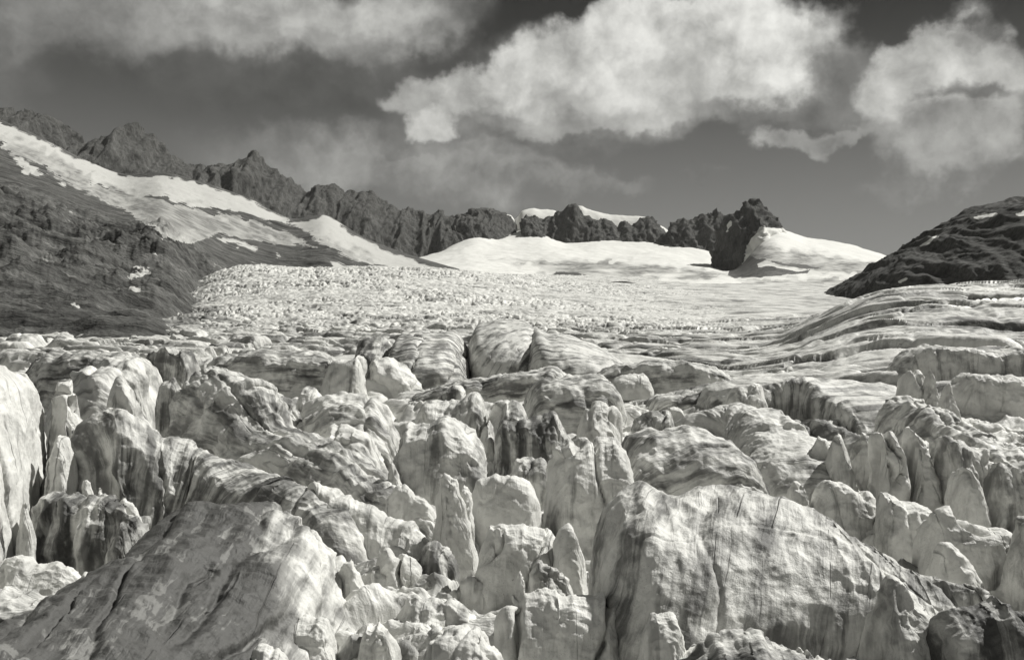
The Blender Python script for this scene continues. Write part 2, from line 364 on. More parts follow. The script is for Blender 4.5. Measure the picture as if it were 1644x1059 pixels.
# ------------------------------------------------------------------ ridge / block primitive
SK = []
def ridge(name, pts, wf, wb=None, base=None, a=0.75, b=0.55, q=4.0, amp=0.13, nscale=None, flute=0.10, crack=0.0,
          dirt=0.4, ang=90, seed=0, mat=None, res=1.0, lean=0.0, rock=False, snowfn=None, zb=None, maxn=420, endz=2.0, facets=10, var=.65, groove=0.0, deep=True, facing=False):
    """pts: crest points (picture column, picture row, distance). The body is lofted round that crest:
    wf / wb = half thickness towards / away from the viewer side, base = picture row of its foot."""
    mat = mat or ICE
    P = np.array([P3(*p[:3]) for p in pts], float); n = len(P)
    d = np.r_[0, np.cumsum(np.hypot(np.diff(P[:, 0]), np.diff(P[:, 1])) + 1e-6)]
    L = d[-1]; Ym = P[:, 1].mean()
    px = Ym / 1060 * 1.5 * res
    N = int(np.clip(L / px, 24, maxn)); s = np.linspace(0, L, N)
    # denser near the ends, where the body closes
    s = L * (0.5 - 0.5 * np.cos(np.pi * (0.15 * 0 + np.linspace(0, 1, N)))) * 0.35 + s * 0.65
    c = smooth_interp(d, P, s) if n > 2 else np.stack([np.interp(s, d, P[:, k]) for k in range(3)], 1)
    if rock: c[:, 2] = np.interp(s, d, P[:, 2])
    wf = np.interp(s, d, wf if np.ndim(wf) else [wf] * n)
    wb = wf if wb is None else np.interp(s, d, wb if np.ndim(wb) else [wb] * n)
    if zb is None:
        bb = np.interp(s, d, base if np.ndim(base) else [base] * n)
        zb = (CY - bb) / F * (c[:, 1] - wf)
    else: zb = np.interp(s, d, zb if np.ndim(zb) else [zb] * n) - (4.8 if c[:, 1].mean() < 125 and deep else 0)
    T = np.gradient(c[:, :2], axis=0)
    k = max(3, N // 6); ker = np.hanning(k + 2)[1:-1]; ker /= ker.sum()
    Tp = np.pad(T, ((k, k), (0, 0)), 'edge')
    T = np.stack([np.convolve(Tp[:, i], ker, 'same')[k:-k] for i in range(2)], 1)
    T /= np.linalg.norm(T, axis=1)[:, None]
    if facing: T = np.tile([[1.0, 0.0]], (N, 1))
    nx, ny = T[:, 1], -T[:, 0]
    h = c[:, 2] - zb
    arc = (wf + wb).mean() * 0.9 + 2 * np.abs(h).mean()
    M = int(np.clip(arc / px, 24, maxn)); t = np.linspace(0, np.pi, M)
    e = 2 * s / L - 1
    ew = np.clip(1 - np.abs(e) ** q, 0, 1) ** (1 / q); ez = np.clip(1 - np.abs(e) ** (q * endz), 0, 1) ** (1 / q)
    ct, st = np.cos(t), np.sin(t)
    if rock: bv = np.full(N, b); av = np.full(N, a)
    else:
        bv = b * (1 + var * .45 * gnoise(s / (np.minimum(wf, wb).mean() * 1.2) + seed, 3.3, seed)); av = a * (1 + var * .35 * gnoise(s / (np.minimum(wf, wb).mean() * 1.3) + seed, 7.3, seed))
        c[:, 2] += np.abs(h) * .05 * var * (ridged(s / (np.minimum(wf, wb).mean() * .8) + seed, 1.3, seed, 4) - .9)
        h = c[:, 2] - zb
    oc = np.sign(ct)[None, :] * np.abs(ct)[None, :] ** av[:, None]; hh = np.abs(st)[None, :] ** bv[:, None]
    wid = np.where(oc > 0, wf[:, None], wb[:, None]) * oc * ew[:, None]
    wid = wid - lean * hh * h[:, None] * ew[:, None]
    if not rock: SK.append((c.copy(), h.copy(), wf * ew, wb * ew, nx.copy(), ny.copy()))
    X = c[:, 0:1] + nx[:, None] * wid; Y = c[:, 1:2] + ny[:, None] * wid
    Z = zb[:, None] + h[:, None] * hh * ez[:, None] - 0.02
    Nn = grid_normals(X, Y, Z)
    # outward
    out = (Nn[..., 0] * nx[:, None] + Nn[..., 1] * ny[:, None])[:, :M // 4].mean()
    if out < 0: Nn = -Nn
    size = np.minimum(np.minimum(wf, wb).mean() * 1.6, np.abs(h).mean()) if nscale is None else nscale
    S = seed * 13.7
    A = size * amp
    fade = (ew[:, None] ** 0.5); fade0 = 1.0
    if not rock:
        fr = np.random.RandomState(int(seed * 100) + 5)
        cen = np.array([c[:, 0].mean(), c[:, 1].mean(), (zb + h * .5).mean()])
        wmean = 0.5 * (wf + wb).mean()
        for _ in range(int(facets * np.clip(L / (wmean * 3), 1, 5))):
            th = fr.uniform(0, 2 * np.pi); zc = fr.uniform(-.2, .6)
            j_ = fr.randint(N // 12, N - N // 12)
            nn = np.array([np.cos(th), np.sin(th), zc]); nn /= np.linalg.norm(nn)
            win = np.abs(s - s[j_]) < wmean * 1.3
            D0 = X[win] * nn[0] + Y[win] * nn[1] + Z[win] * nn[2]
            p0 = D0.max() - fr.uniform(.04, .15) * size
            dd = X * nn[0] + Y * nn[1] + Z * nn[2] - p0
            loc_ = np.exp(-((s[:, None] - s[j_]) / (wmean * 1.7)) ** 4)
            dd = np.clip(dd, 0, .36 * size) * loc_ * .85
            X = X - nn[0] * dd; Y = Y - nn[1] * dd; Z = Z - nn[2] * dd * .35
        disp = A * fbm(X / size + S, Y / size, Z / size, 6, gain=0.52) * 0.62
        disp += A * 0.9 * np.abs(gnoise(X / size * 1.3 + S, Y / size * 1.3, Z / size * 0.8)) - A * .3
        uu = s[:, None] + 0.35 * size * gnoise(X / size, Y / size + S, Z / size)
        f = gnoise(uu / (size * 0.30) + S, 0 * Z, Z / (size * 1.8)) + 0.6 * gnoise(uu / (size * 0.12) + S, 0 * Z + 3, Z / (size * 1.3))
        disp += flute * A * 3.0 * f * np.clip(np.abs(oc) * 1.5 - 0.2, 0, 1)
        # sharp creases
        cn = gnoise(uu / (size * 0.9) + S + 5, Y * 0 + Z / (size * 2.2), X / (size * 3))
        disp -= (crack + 0.25) * A * 1.8 * np.exp(-(cn / 0.035) ** 2)
        # sharp upper edges crumble
        disp += A * 0.30 * ridged(X / size * 2.5 + S, Y / size * 2.5, Z / size * 2.5, 3)
        disp -= A * 0.24
    else:
        uu = s[:, None] + 0.25 * size * gnoise(X / size, Y / size + S, Z / size)
        disp = A * (ridged(uu / (size * 0.5) + S, Y / (size * 2.5), Z / (size * 3.5), 5, gain=0.55) - 0.9)
        disp += A * 0.5 * fbm(X / (size * .35), Y / (size * .35), Z / (size * .35) + S, 4)
    if groove and not rock:
        Vw = np.cumsum(np.r_[0, np.hypot(np.diff(wid[N // 2]), np.diff((h[:, None] * hh)[N // 2]))])[None, :] + .8 * gnoise(X / 5, Y / 5, Z / 5)
        ga = R(ang if abs(ang) < 45 else 0); Ug = s[:, None] * math.cos(ga) + Vw * math.sin(ga); Vg = -s[:, None] * math.sin(ga) + Vw * math.cos(ga)
        gr = gnoise(Ug / 16 + S, Vg / 2.3, 0 * Z + seed)
        disp += groove * (1.3 * gr - 1.1 * np.exp(-(gr / .09) ** 2) + .5 * gnoise(Ug / 9 + S, Vg / .8, 0 * Z + seed) + .6 * ridged(X / 3, Y / 3, Z / 3, 3))
    disp = disp * fade
    X = X + Nn[..., 0] * disp; Y = Y + Nn[..., 1] * disp; Z = Z + Nn[..., 2] * disp
    v = np.cumsum(np.r_[0, np.hypot(np.diff(wid[N // 2]), np.diff((h[:, None] * hh)[N // 2]))])
    U, V = np.meshgrid(s, v, indexing='ij')
    ca, sa = math.cos(R(ang)), math.sin(R(ang))
    uvs = (U * ca + V * sa + S, -U * sa + V * ca)
    at = {'dirt': np.full(X.shape, dirt) if not callable(dirt) else dirt(X, Y, Z)}
    if not rock and mat is ICE:
        k_ = .34 if np.mean(at['dirt']) > .15 else .12
        at['dirt'] = np.clip(at['dirt'] + k_ * fbm(uvs[0] / 7, uvs[1] / .9, seed, 4), -.1, 1.05)
    if rock or snowfn: at['snow'] = snowfn(X, Y, Z) if snowfn else np.zeros(X.shape)
    o = grid_mesh(name, X, Y, Z, mat, uvs=uvs, attrs=at)
    return o
def proj(X, Y, Z): return CX + X / Y * F, CY - Z / Y * F
def soft_poly(px, py, polys, r=5.0):
    """coverage of polygons given in picture coordinates, softened and broken up over r pixels"""
    s = np.zeros(px.shape)
    jx = r * gnoise(px / 14, py / 8, 0.5); jy = r * 0.7 * gnoise(px / 14, py / 8, 9.5)
    for p in polys:
        s = np.maximum(s, inpoly(px + jx, py + jy, p).astype(float))
    k = s.copy()
    for dx_, dy_ in ((r/2, 0), (-r/2, 0), (0, r/3), (0, -r/3)):
        q_ = np.zeros(px.shape)
        for p in polys: q_ = np.maximum(q_, inpoly(px + jx + dx_, py + jy + dy_, p).astype(float))
        k += q_
    return k / 5

# ------------------------------------------------------------------ far setting
def surf(name, cols, Ys, tab, mat, nc, nr_, dispf, snowf, kind='structure', dirtf=None):
    px_ = np.linspace(cols[0], cols[-1], nc); Y_ = np.geomspace(Ys[0], Ys[-1], nr_)
    Z_ = table_surface(cols, Ys, tab, px_, Y_)
    A, B = np.meshgrid(px_, Y_); X_ = (A - CX) / F * B
    Z_ = Z_ + dispf(X_, B, A)
    pp = proj(X_, B, Z_)
    o = grid_mesh(name, X_, B, Z_, mat, uvs=(X_, B), attrs={'snow': snowf(*pp), 'dirt': dirtf(*pp) if dirtf else np.zeros(X_.shape)})
    o['kind'] = kind
    return o

# left hillside: rises from the glacier's edge to the snowy crest
hc = [-700, -200, 0, 60, 130, 200, 260, 330, 400, 470, 520, 580, 640, 700, 740]
crest = [40, 110, 200, 226, 262, 288, 286, 301, 325, 358, 352, 385, 412, 433, 445]
hYs = [280, 340, 450, 600, 850, 1200, 1700, 2200, 2500]
def hill_col(px, cr):
    # rows the slope passes at each distance; foot at fraction along the glacier margin
    foot = np.interp(px, [0, 130, 250, 300, 345, 420, 700], [560, 545, 530, 505, 482, 470, 452])
    fr = np.interp(px, [0, 130, 250, 300, 345, 520, 740], [0.0, .0, .10, .32, .66, .74, .9])
    out = []
    for Y_ in hYs[:-1]:
        q_ = (math.log(Y_) - math.log(hYs[0])) / (math.log(hYs[-2]) - math.log(hYs[0]))
        k = max(0.0, (q_ - fr) / (1 - fr + 1e-6))
        r_ = foot + (cr - foot) * k ** 1.15
        if q_ < fr: r_ = foot + (fr - q_) * 220
        if Y_ == hYs[0]: r_ += 30
        if Y_ == hYs[1]: r_ += 6
        out.append(r_)
    out.append(cr + 60)
    return out
ht = [hill_col(p, c_) for p, c_ in zip(hc, crest)]
snow_left = [
 [(-50,180),(0,195),(60,222),(130,258),(170,266),(205,285),(262,282),(335,298),(400,320),(470,360),(440,356),(390,342),(350,335),(300,330),(260,312),(215,318),(170,300),(120,284),(60,250),(0,225),(-50,205)],
 [(462,354),(490,356),(525,345),(548,362),(600,395),(645,412),(700,432),(700,440),(660,435),(610,425),(575,420),(530,395),(500,375)],
 [(92,290),(108,294),(108,302),(96,298)],[(20,250),(60,270),(75,282),(55,278),(25,262)],[(30,268),(48,276),(52,284),(35,278)],
 [(345,378),(378,384),(415,398),(412,402),(372,392),(350,386)],[(395,366),(450,384),(482,396),(470,396),(420,384)],
 [(475,386),(490,390),(497,396),(482,393)],[(198,440),(240,436),(246,441),(210,448)],[(215,428),(240,430),(236,434),(216,433)],
 [(205,462),(228,460),(220,470),(208,469)],[(110,484),(135,488),(133,493),(112,490)],[(530,415),(552,425),(556,431),(540,429)],[(333,420),(345,430),(338,430)],
 [(440,404),(450,410),(446,414)],[(234,367),(240,372),(236,372)]]
gray_left = [[(0,222),(60,245),(130,284),(200,312),(260,322),(330,340),(400,352),(460,372),(510,398),(440,390),(400,384),(350,374),(300,394),(250,374),(200,338),(120,300),(60,262),(0,240)],[(490,372),(600,415),(560,415),(520,392)]]
def hdisp(X, Y, px):
    k = np.interp(Y, [280, 600, 2200], [4, 13, 26])
    a_ = (X * 0.8 + Y * 0.35); b_ = (-X * 0.45 + Y * 0.9)
    r = k * (ridged(a_ / 160, b_ / 90, 1.0, 6, gain=0.55) - 0.9) * np.where(Y < 1300, 1.0, 0.5)
    d = r + k * 0.5 * fbm(X / 40, Y / 40, 7, 5)
    return d * sstep(2200, 1600, Y) * (1 - .75 * sstep(1100, 1500, Y)) + 1.6 * fbm(X / 90, Y / 200, 3, 3)
surf('hill', hc, hYs, ht, HILL, 900, 620, hdisp, lambda a, b: np.maximum(soft_poly(a, b, snow_left, 7), soft_poly(a, b, gray_left, 9)), dirtf=lambda a, b: np.clip(soft_poly(a, b, gray_left, 26) * (0.85 + 0.6 * fbm((a + b * 1.7) / 70, (b - a * .55) / 7, 1, 4)), 0, 1))

# upper snow basin
bc = [560, 700, 760, 800, 835, 870, 900, 980, 1060, 1130, 1180, 1230, 1300, 1360, 1420, 1500, 1900]
bY = [1150, 1600, 2200, 3000, 3800, 4600, 5200, 5800]
bt = [
 [456, 450, 445, 440, 435, 430, 430, 460],
 [452, 444, 438, 428, 412, 402, 410, 440],
 [450, 442, 436, 423, 402, 378, 392, 430],
 [452, 445, 437, 423, 403, 380, 382, 420],
 [452, 446, 438, 424, 405, 372, 348, 400],
 [455, 448, 440, 424, 404, 372, 345, 400],
 [456, 449, 441, 425, 404, 379, 345, 400],
 [456, 450, 442, 426, 405, 377, 352, 400],
 [457, 451, 444, 428, 407, 384, 376, 420],
 [458, 452, 446, 432, 412, 385, 380, 420],
 [460, 453, 447, 434, 415, 392, 385, 420],
 [462, 450, 430, 385, 375, 385, 400, 430],
 [464, 452, 435, 395, 385, 400, 420, 440],
 [468, 454, 438, 405, 395, 420, 430, 450],
 [472, 458, 444, 420, 412, 430, 440, 460],
 [476, 465, 460, 455, 450, 460, 460, 470],
 [480, 475, 470, 470, 470, 470, 470, 480]]
rock_basin = [[(878,448),(893,436),(925,438),(960,447),(962,455),(925,456),(900,450),(884,453)],
 [(1165,440),(1195,410),(1230,416),(1240,425),(1290,428),(1302,436),(1260,443),(1180,446)],
 [(1220,418),(1300,425),(1330,432),(1290,430),(1235,424)]]
snow_patch_r = [[(1212,424),(1230,419),(1246,424),(1275,429),(1300,433),(1280,436),(1255,432),(1232,428),(1218,429)]]
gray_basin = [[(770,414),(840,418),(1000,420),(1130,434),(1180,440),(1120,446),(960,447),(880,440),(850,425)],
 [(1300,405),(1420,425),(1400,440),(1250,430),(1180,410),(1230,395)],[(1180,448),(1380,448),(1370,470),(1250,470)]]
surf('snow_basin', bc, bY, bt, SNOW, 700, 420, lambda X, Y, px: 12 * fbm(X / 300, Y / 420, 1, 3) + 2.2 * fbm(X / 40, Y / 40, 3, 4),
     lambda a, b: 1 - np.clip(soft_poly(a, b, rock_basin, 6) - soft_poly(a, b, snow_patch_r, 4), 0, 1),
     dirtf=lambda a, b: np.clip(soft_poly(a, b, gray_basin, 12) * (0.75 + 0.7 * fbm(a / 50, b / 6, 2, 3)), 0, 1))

# rock ridges
def mk(seq, Y): return [(p[0], p[1], Y if np.isscalar(Y) else np.interp(p[0], Y[0], Y[1])) for p in seq]
def rockridge(name, seq, Y, base, wf, seed, amp=0.14, ns=None, maxn=900, snow=None, q=10, b=1.6, a=1.6, wb=None):
    p_ = mk(seq, Y)
    # finer jagged crest between the traced points
    xs = np.array([p[0] for p in p_], float); ys = np.array([p[1] for p in p_], float); yy = np.array([p[2] for p in p_], float)
    X2 = np.arange(xs[0], xs[-1] + 0.1, 1.6)
    Y2 = np.interp(X2, xs, ys) + 2.2 * gnoise(X2 / 7.0, seed * 3.3, 0) + 1.8 * np.abs(gnoise(X2 / 2.6, seed * 3.3, 5))
    pts = [(x_, y_, float(np.interp(x_, xs, yy))) for x_, y_ in zip(X2, Y2)]
    bs = np.interp(X2, [b_[0] for b_ in base], [b_[1] for b_ in base]) if np.ndim(base) == 2 else np.interp(X2, xs, base if np.ndim(base) else [base] * len(xs))
    if np.ndim(wf): wf = list(np.interp(X2, xs, wf))
    o = ridge(name, pts, wf, wb, base=list(bs + 22), a=a, b=b, q=q, amp=amp, nscale=ns, rock=True, seed=seed, mat=ROCK, maxn=maxn, res=0.8,
              snowfn=(lambda X, Y, Z: soft_poly(*proj(X, Y, Z), snow, 3)) if snow else None, dirt=0.0, facing=True)
    o['kind'] = 'structure'
    return o
LR = [(-160,120),(-60,150),(0,176),(40,182),(80,186),(95,202),(118,214),(134,232),(158,231),(168,222),(192,216),(204,205),(218,204),(234,214),(252,226),(272,246),(300,262),(325,271),(346,268),(366,262),(394,260),(403,246),(411,242),(424,254),(440,274),(470,292),(497,309),(512,300),(532,297),(552,309),(575,312),(597,308),(620,326),(642,336),(656,332),(672,341),(692,345),(712,339),(730,350),(760,336),(792,332),(806,341),(814,346),(828,349)]
rockridge('mountain_ridge', LR, ([-160, 828], [3000, 4700]), [(-160,260),(0,270),(100,300),(200,330),(300,345),(400,365),(500,395),(600,425),(700,455),(706,440),(725,400),(760,392),(828,390)], 420, 1, amp=0.11, ns=170, a=1.4, b=1.4, maxn=1000)
CLF = [(838,346),(858,350),(884,346),(900,338),(922,327),(936,342),(948,349),(962,352),(978,354),(990,366),(1003,352),(1018,362),(1026,350),(1040,346),(1052,352),(1064,366),(1070,372)]
rockridge('cliff', CLF, 4550, [352,362,395,392,392,393,384,382,384,378,384,380,388,391,386,392,392], 200, 2, amp=0.16, ns=90)
CL2 = [(1044,398),(1062,380),(1074,364),(1088,352),(1100,350),(1112,352),(1124,344),(1138,342),(1150,338),(1160,348),(1172,372)]
rockridge('cliff', CL2, 4300, [400,396,388,382,380,384,382,380,381,380,388], 200, 3, amp=0.17, ns=90)
PK = [(1146,416),(1158,392),(1166,356),(1176,346),(1188,338),(1195,324),(1203,321),(1212,327),(1224,333),(1236,346),(1248,354),(1262,366)]
rockridge('rock_peak', PK, 3300, [418,420,424,432,440,445,445,445,440,420,400,385], [60,120,200,260,300,340,360,340,260,160,80,40], 4, amp=0.2, ns=110,
          snow=[[(1250,366),(1222,364),(1200,392),(1192,425),(1215,440),(1300,440),(1300,366)],[(1172,352),(1176,360),(1166,378),(1168,362)]])
# snow dome to the right of the peak is part of the basin; snowy caps behind the cliffs
def snowcap(seq, base, Y, seed):
    o = ridge('snow_ridge', mk(seq, Y), 160, 160, base=base, a=1.5, b=1.4, q=8, amp=0.03, nscale=120, seed=seed, mat=SNOW, maxn=220, snowfn=lambda X, Y, Z: np.ones(X.shape), dirt=0.0, facing=True)
    o['kind'] = 'structure'
snowcap([(828,350),(838,338),(850,334),(870,336),(890,338),(900,342)], 372, 4800, 1)
snowcap([(916,336),(926,328),(940,334),(970,342),(1005,346),(1040,350),(1060,358),(1078,368)], 392, 4800, 2)
snowcap([(802,352),(812,344),(822,347),(830,360)], 385, 4750, 3)
# right-hand hill
RH = [(1366,470),(1382,455),(1400,440),(1430,418),(1455,404),(1480,388),(1505,366),(1530,348),(1560,336),(1590,331),(1620,327),(1644,322),(1720,300),(1850,270),(2100,230),(2400,220)]
def rsnow(X, Y, Z):
    return soft_poly(*proj(X, Y, Z), [[(1562,350),(1580,341),(1604,340),(1598,346),(1575,352)],[(1625,344),(1650,336),(1650,345),(1630,347)],[(1470,398),(1500,380),(1512,376),(1490,392)],[(1440,452),(1458,446),(1458,450),(1444,456)]], 4)
o = ridge('hill', mk(RH, ([1340, 1644, 2400], [900, 1000, 900])), [60,100,150,200,240,280,320,350,380,400,410,420,430,440,440,440], 200, base=[500]*16, a=1.25, b=1.2, q=14, amp=0.05, nscale=90, rock=True, seed=9, mat=HILL_R, maxn=700, snowfn=rsnow, dirt=0.0, facing=True)
o['kind'] = 'structure'

# ------------------------------------------------------------------ ice forms of the crevassed foreground, each a thing
_seed = [20]
def ice(name, label, cat, pts, Y=None, w=3, wb=None, base=None, group=None, **k):
    _seed[0] += 1
    if Y is not None: pts = [(p[0], p[1], Y) for p in pts]
    k.setdefault('seed', _seed[0] * 0.71)
    if base is None and 'zb' not in k: k['zb'] = -15.8
    o = ridge(name, pts, w, wb, base=base, **k)
    thing(o, label, cat, group)
    return o
SE, IR, IB = ('serac', 'serac'), ('ice_ridge', 'ice ridge'), ('ice_block', 'ice block')
def S(label, pts, **k): return ice('serac', label, 'serac', pts, **k)
def Q(label, pts, **k): return ice('ice_ridge', label, 'ice ridge', pts, **k)
def B(label, pts, **k): return ice('ice_block', label, 'ice block', pts, **k)

Q('huge dark dirt-streaked ice dome sweeping down to the lower left corner',
  [(-160,1130,31),(-40,1075,35),(60,1010,40),(150,950,45),(230,893,50),(300,840,55),(350,808,59),(400,803,63),(440,822,67)],
  w=[6,7,8,9,9.5,9.5,9,8,6], wb=[5,5,5,5,5,5,5,5,5], a=.95, b=.8, dirt=lambda X, Y, Z: 1.08 - .74 * sstep(385, 520, proj(X, Y, Z)[0] + 25 * gnoise(X / 3, Y / 3, Z / 3)), groove=.30, ang=8, amp=.06, nscale=7, q=5, flute=.0, crack=-.25, facets=0, var=.3)
Q('long wrinkled ice arm descending from the tall left hump to the arch with a hole',
  [(286,600,100),(318,574,102),(350,588,100),(398,622,96),(432,678,91),(520,712,86),(590,768,80),(650,812,76),(715,848,72),(765,890,70)],
  w=[4,6,6.5,6,5,4.5,4,3.5,3,2.5], wb=6, groove=.3, a=.9, b=.7, dirt=.55, ang=8, amp=.10, nscale=6)
Q('broad grey ice slab with a tall fluted wall above the left pit',
  [(112,690,72),(140,655,74),(175,652,75),(215,668,76),(262,692,77),(330,722,77),(400,752,75),(470,774,72),(535,810,70),(570,862,68)],
  w=[3,4.5,5,5,5,5,4.5,4,3,2.5], wb=5, a=.85, b=.7, dirt=.62, ang=80, amp=.10, nscale=6, flute=.12)
Q('pale ice block with a lined sloping face right of the huge dark dome',
  [(478,800,71),(500,772,72),(555,795,72),(620,826,72),(685,850,71),(735,886,70)], w=2.6, wb=2.5, zb=-15.6, dirt=.22, a=.8, b=.8, amp=.08, nscale=5)
Q('bright white ice wall at the far left edge facing right',
  [(-360,640,42),(-240,625,48),(-140,606,56),(-60,600,64),(0,598,72),(40,604,80),(62,622,86)], w=[3,3,3,3,2.6,2,1.5], wb=8, dirt=.02, a=.6, b=.5, amp=.06, nscale=8, crack=.5)
S('slim bright ice slab standing against the white wall at the left edge', [(84,640),(92,612),(108,606),(124,618),(134,660)], Y=79, w=2, zb=-14, dirt=.3, crack=1, ang=90)
S('short pale slab below the slim slab beside the white left wall', [(74,735),(80,708),(96,700),(112,708),(120,750)], Y=72, w=1.6, zb=-14, dirt=.15)
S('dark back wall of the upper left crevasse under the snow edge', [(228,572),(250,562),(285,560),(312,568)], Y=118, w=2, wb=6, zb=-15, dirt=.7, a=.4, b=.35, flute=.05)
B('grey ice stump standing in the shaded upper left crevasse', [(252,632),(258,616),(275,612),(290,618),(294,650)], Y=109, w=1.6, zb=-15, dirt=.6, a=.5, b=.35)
Q('bright folded ice shoulder left of the shaded upper crevasse', [(150,600),(175,580),(210,572),(238,584),(254,625)], Y=112, w=5, wb=7, zb=-15, dirt=.35, ang=75)
Q('low flat ice shelf with dark cuts at the upper left', [(20,580),(70,570),(120,568),(180,566),(230,572)], Y=140, w=4, wb=12, zb=-12, dirt=.6, ang=5)
Q('rounded ice hump above the slim slab at the left', [(78,625),(100,604),(140,594),(180,600),(212,630)], Y=98, w=5, wb=6, zb=-15, dirt=.4, ang=30)
S('pale sliver of ice leaning before the rounded left hump', [(176,640),(196,604),(214,612),(232,650),(248,690)], Y=92, w=3, zb=-15, dirt=.25)
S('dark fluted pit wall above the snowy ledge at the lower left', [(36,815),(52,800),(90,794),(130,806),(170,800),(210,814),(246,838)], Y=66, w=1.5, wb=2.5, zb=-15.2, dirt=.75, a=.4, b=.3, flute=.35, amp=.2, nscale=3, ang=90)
S('thin leaning ice blade on top of the dark pit wall', [(126,806),(134,776),(144,774),(156,822)], Y=68, w=.8, zb=-13.4, dirt=.2, b=.8)
S('small pointed ice tooth right of the thin blade above the pit', [(150,824),(162,784),(170,796),(180,838)], Y=67, w=.7, zb=-13.6, dirt=.2, b=.8)
S('low ice fin between the pit wall and the grey slab', [(184,822),(196,800),(214,808),(238,840)], Y=69, w=.9, zb=-13.6, dirt=.3)
S('narrow upright ice column at the left end of the pit wall', [(28,860),(36,812),(48,826),(56,880)], Y=63, w=.7, zb=-15, dirt=.1)
S('leaning grey column inside the lower left pit', [(172,880),(186,842),(204,850),(214,900)], Y=62, w=1.0, zb=-15, dirt=.6)
Q('clean snowy ledge under the dark pit wall at the lower left', [(-60,905),(-10,900),(36,896),(64,908),(92,902),(124,912),(152,944)], Y=57, w=2.2, wb=2, zb=-15.6, dirt=.02, b=.8, a=.8, amp=.12, nscale=3)
B('small snowy lump between the snowy ledge and the dark dome', [(112,945),(138,924),(164,928),(190,944),(206,968)], Y=54.5, w=1.6, zb=-15.6, dirt=.12, b=.8, nscale=2)
Q('low dirty ice slab in front of the snowy ledge', [(-80,985),(-20,955),(40,945),(90,960),(120,990)], Y=50, w=4, zb=-15.6, dirt=.6, b=.9, a=.9, ang=20, groove=.22)

# centre
S('large rounded serac with a grey left face behind the mushroom-shaped one', [(630,735),(640,692),(668,678),(710,671),(740,680),(764,704),(784,734),(800,775)], Y=88, w=5, zb=-14.8, dirt=.38, a=.85, b=.62, amp=.13, crack=.5, nscale=5)
S('white mushroom-shaped serac with a snowy cap in the centre', [(752,800),(760,770),(784,761),(812,756),(838,764),(860,782),(874,812)], Y=78, w=3.0, wb=2.4, zb=-16, dirt=-.1, a=.8, b=.7, lean=-.16, amp=.07, nscale=4, q=5, facets=3)
S('flat-topped bright serac in front of the mushroom-shaped one', [(762,890),(776,852),(800,844),(845,840),(870,848),(893,862),(905,885)], Y=64, w=2.7, zb=-15.4, dirt=.08, a=.7, b=.6, amp=.11, crack=.4, nscale=3)
S('pointed serac with a sunlit right edge beside the flat-topped one', [(880,900),(896,862),(912,846),(926,858),(938,892),(948,935)], Y=62.5, w=1.9, zb=-15.4, dirt=.12, a=.8, b=.7, amp=.13, nscale=2.2)
B('grey broken ice slab at the foot of the pointed serac', [(846,925),(858,907),(880,905),(904,922),(930,944)], Y=59.5, w=1.0, zb=-15.3, dirt=.35, amp=.2)
S('tall thin ice column bowing right beside the mushroom-shaped serac', [(694,800),(704,770),(716,764),(736,784),(752,826),(766,868),(776,900)], Y=70.5, w=1.4, zb=-15.4, dirt=.1, a=.8, b=.7, amp=.16, nscale=2.2)
S('knobbly little ice tower between the thin column and the mushroom cap', [(730,810),(742,782),(752,780),(762,815)], Y=72.5, w=.9, zb=-13.5, dirt=.1, amp=.2)
Q('thin white ice arm ending in a small overhang left of the centre', [(606,830),(628,792),(650,782),(676,798),(698,812),(708,842)], Y=75, w=1.3, zb=-14.6, dirt=.1, a=.8, b=.7, nscale=2.5)
S('sharp little ice spike in the dark gap left of the large rounded serac', [(620,800),(628,744),(636,752),(650,800)], Y=80, w=.9, zb=-14, dirt=.15, b=.9)
S('wide serac with a craggy top behind the large rounded one', [(664,672),(680,648),(714,644),(740,640),(760,626),(776,638),(786,670)], Y=128, w=6, zb=-13.6, dirt=.4, a=.7, b=.5, nscale=5, flute=.2)
S('domed serac right of the craggy-topped one', [(776,670),(792,648),(816,642),(838,652),(858,690)], Y=124, w=5, zb=-14, dirt=.4, nscale=5)
S('dirty fluted serac block with vertical icicle marks', [(788,712),(796,686),(824,676),(866,669),(900,671),(922,690)], Y=109, w=4, zb=-14.2, dirt=.72, a=.5, b=.4, flute=.25, nscale=4)
B('low grey block under the fluted serac', [(796,760),(814,740),(846,735),(876,742),(890,775)], Y=97, w=3, zb=-14.6, dirt=.45)
B('pale cube-like block left of the fluted serac', [(764,700),(776,680),(790,684),(798,712)], Y=112, w=2, zb=-13.5, dirt=.1)
S('broad layered serac with a bright top beyond the fluted one', [(838,668),(850,630),(886,612),(935,605),(975,610),(1002,646)], Y=137, w=8, zb=-13.2, dirt=.5, a=.7, b=.5, nscale=6, ang=0)
B('white flat slab lying on the dirty ice near the middle', [(972,618),(992,603),(1020,600),(1040,608),(1048,624)], Y=165, w=5, wb=8, zb=-10.6, dirt=.02)
B('small bright slab right of the broad layered serac', [(925,668),(945,650),(975,648),(1000,665)], Y=124, w=4, zb=-13.6, dirt=.1)
S('tall serac face with a bright upper left corner beside the deep dark cleft', [(872,800),(880,735),(898,712),(930,703),(968,696),(1000,700),(1020,730)], Y=83, w=5.5, zb=-15.2, dirt=.3, a=.75, b=.6, amp=.11, nscale=5, crack=.5)
Q('smooth ice dome with curved dirt bands above the big foreground block', [(960,800),(985,740),(1020,700),(1070,690),(1130,694),(1180,714),(1222,750),(1252,790)], Y=89, w=7, wb=9, zb=-15, dirt=.6, a=.95, b=.7, amp=.07, nscale=8, ang=25, q=5, groove=.22)
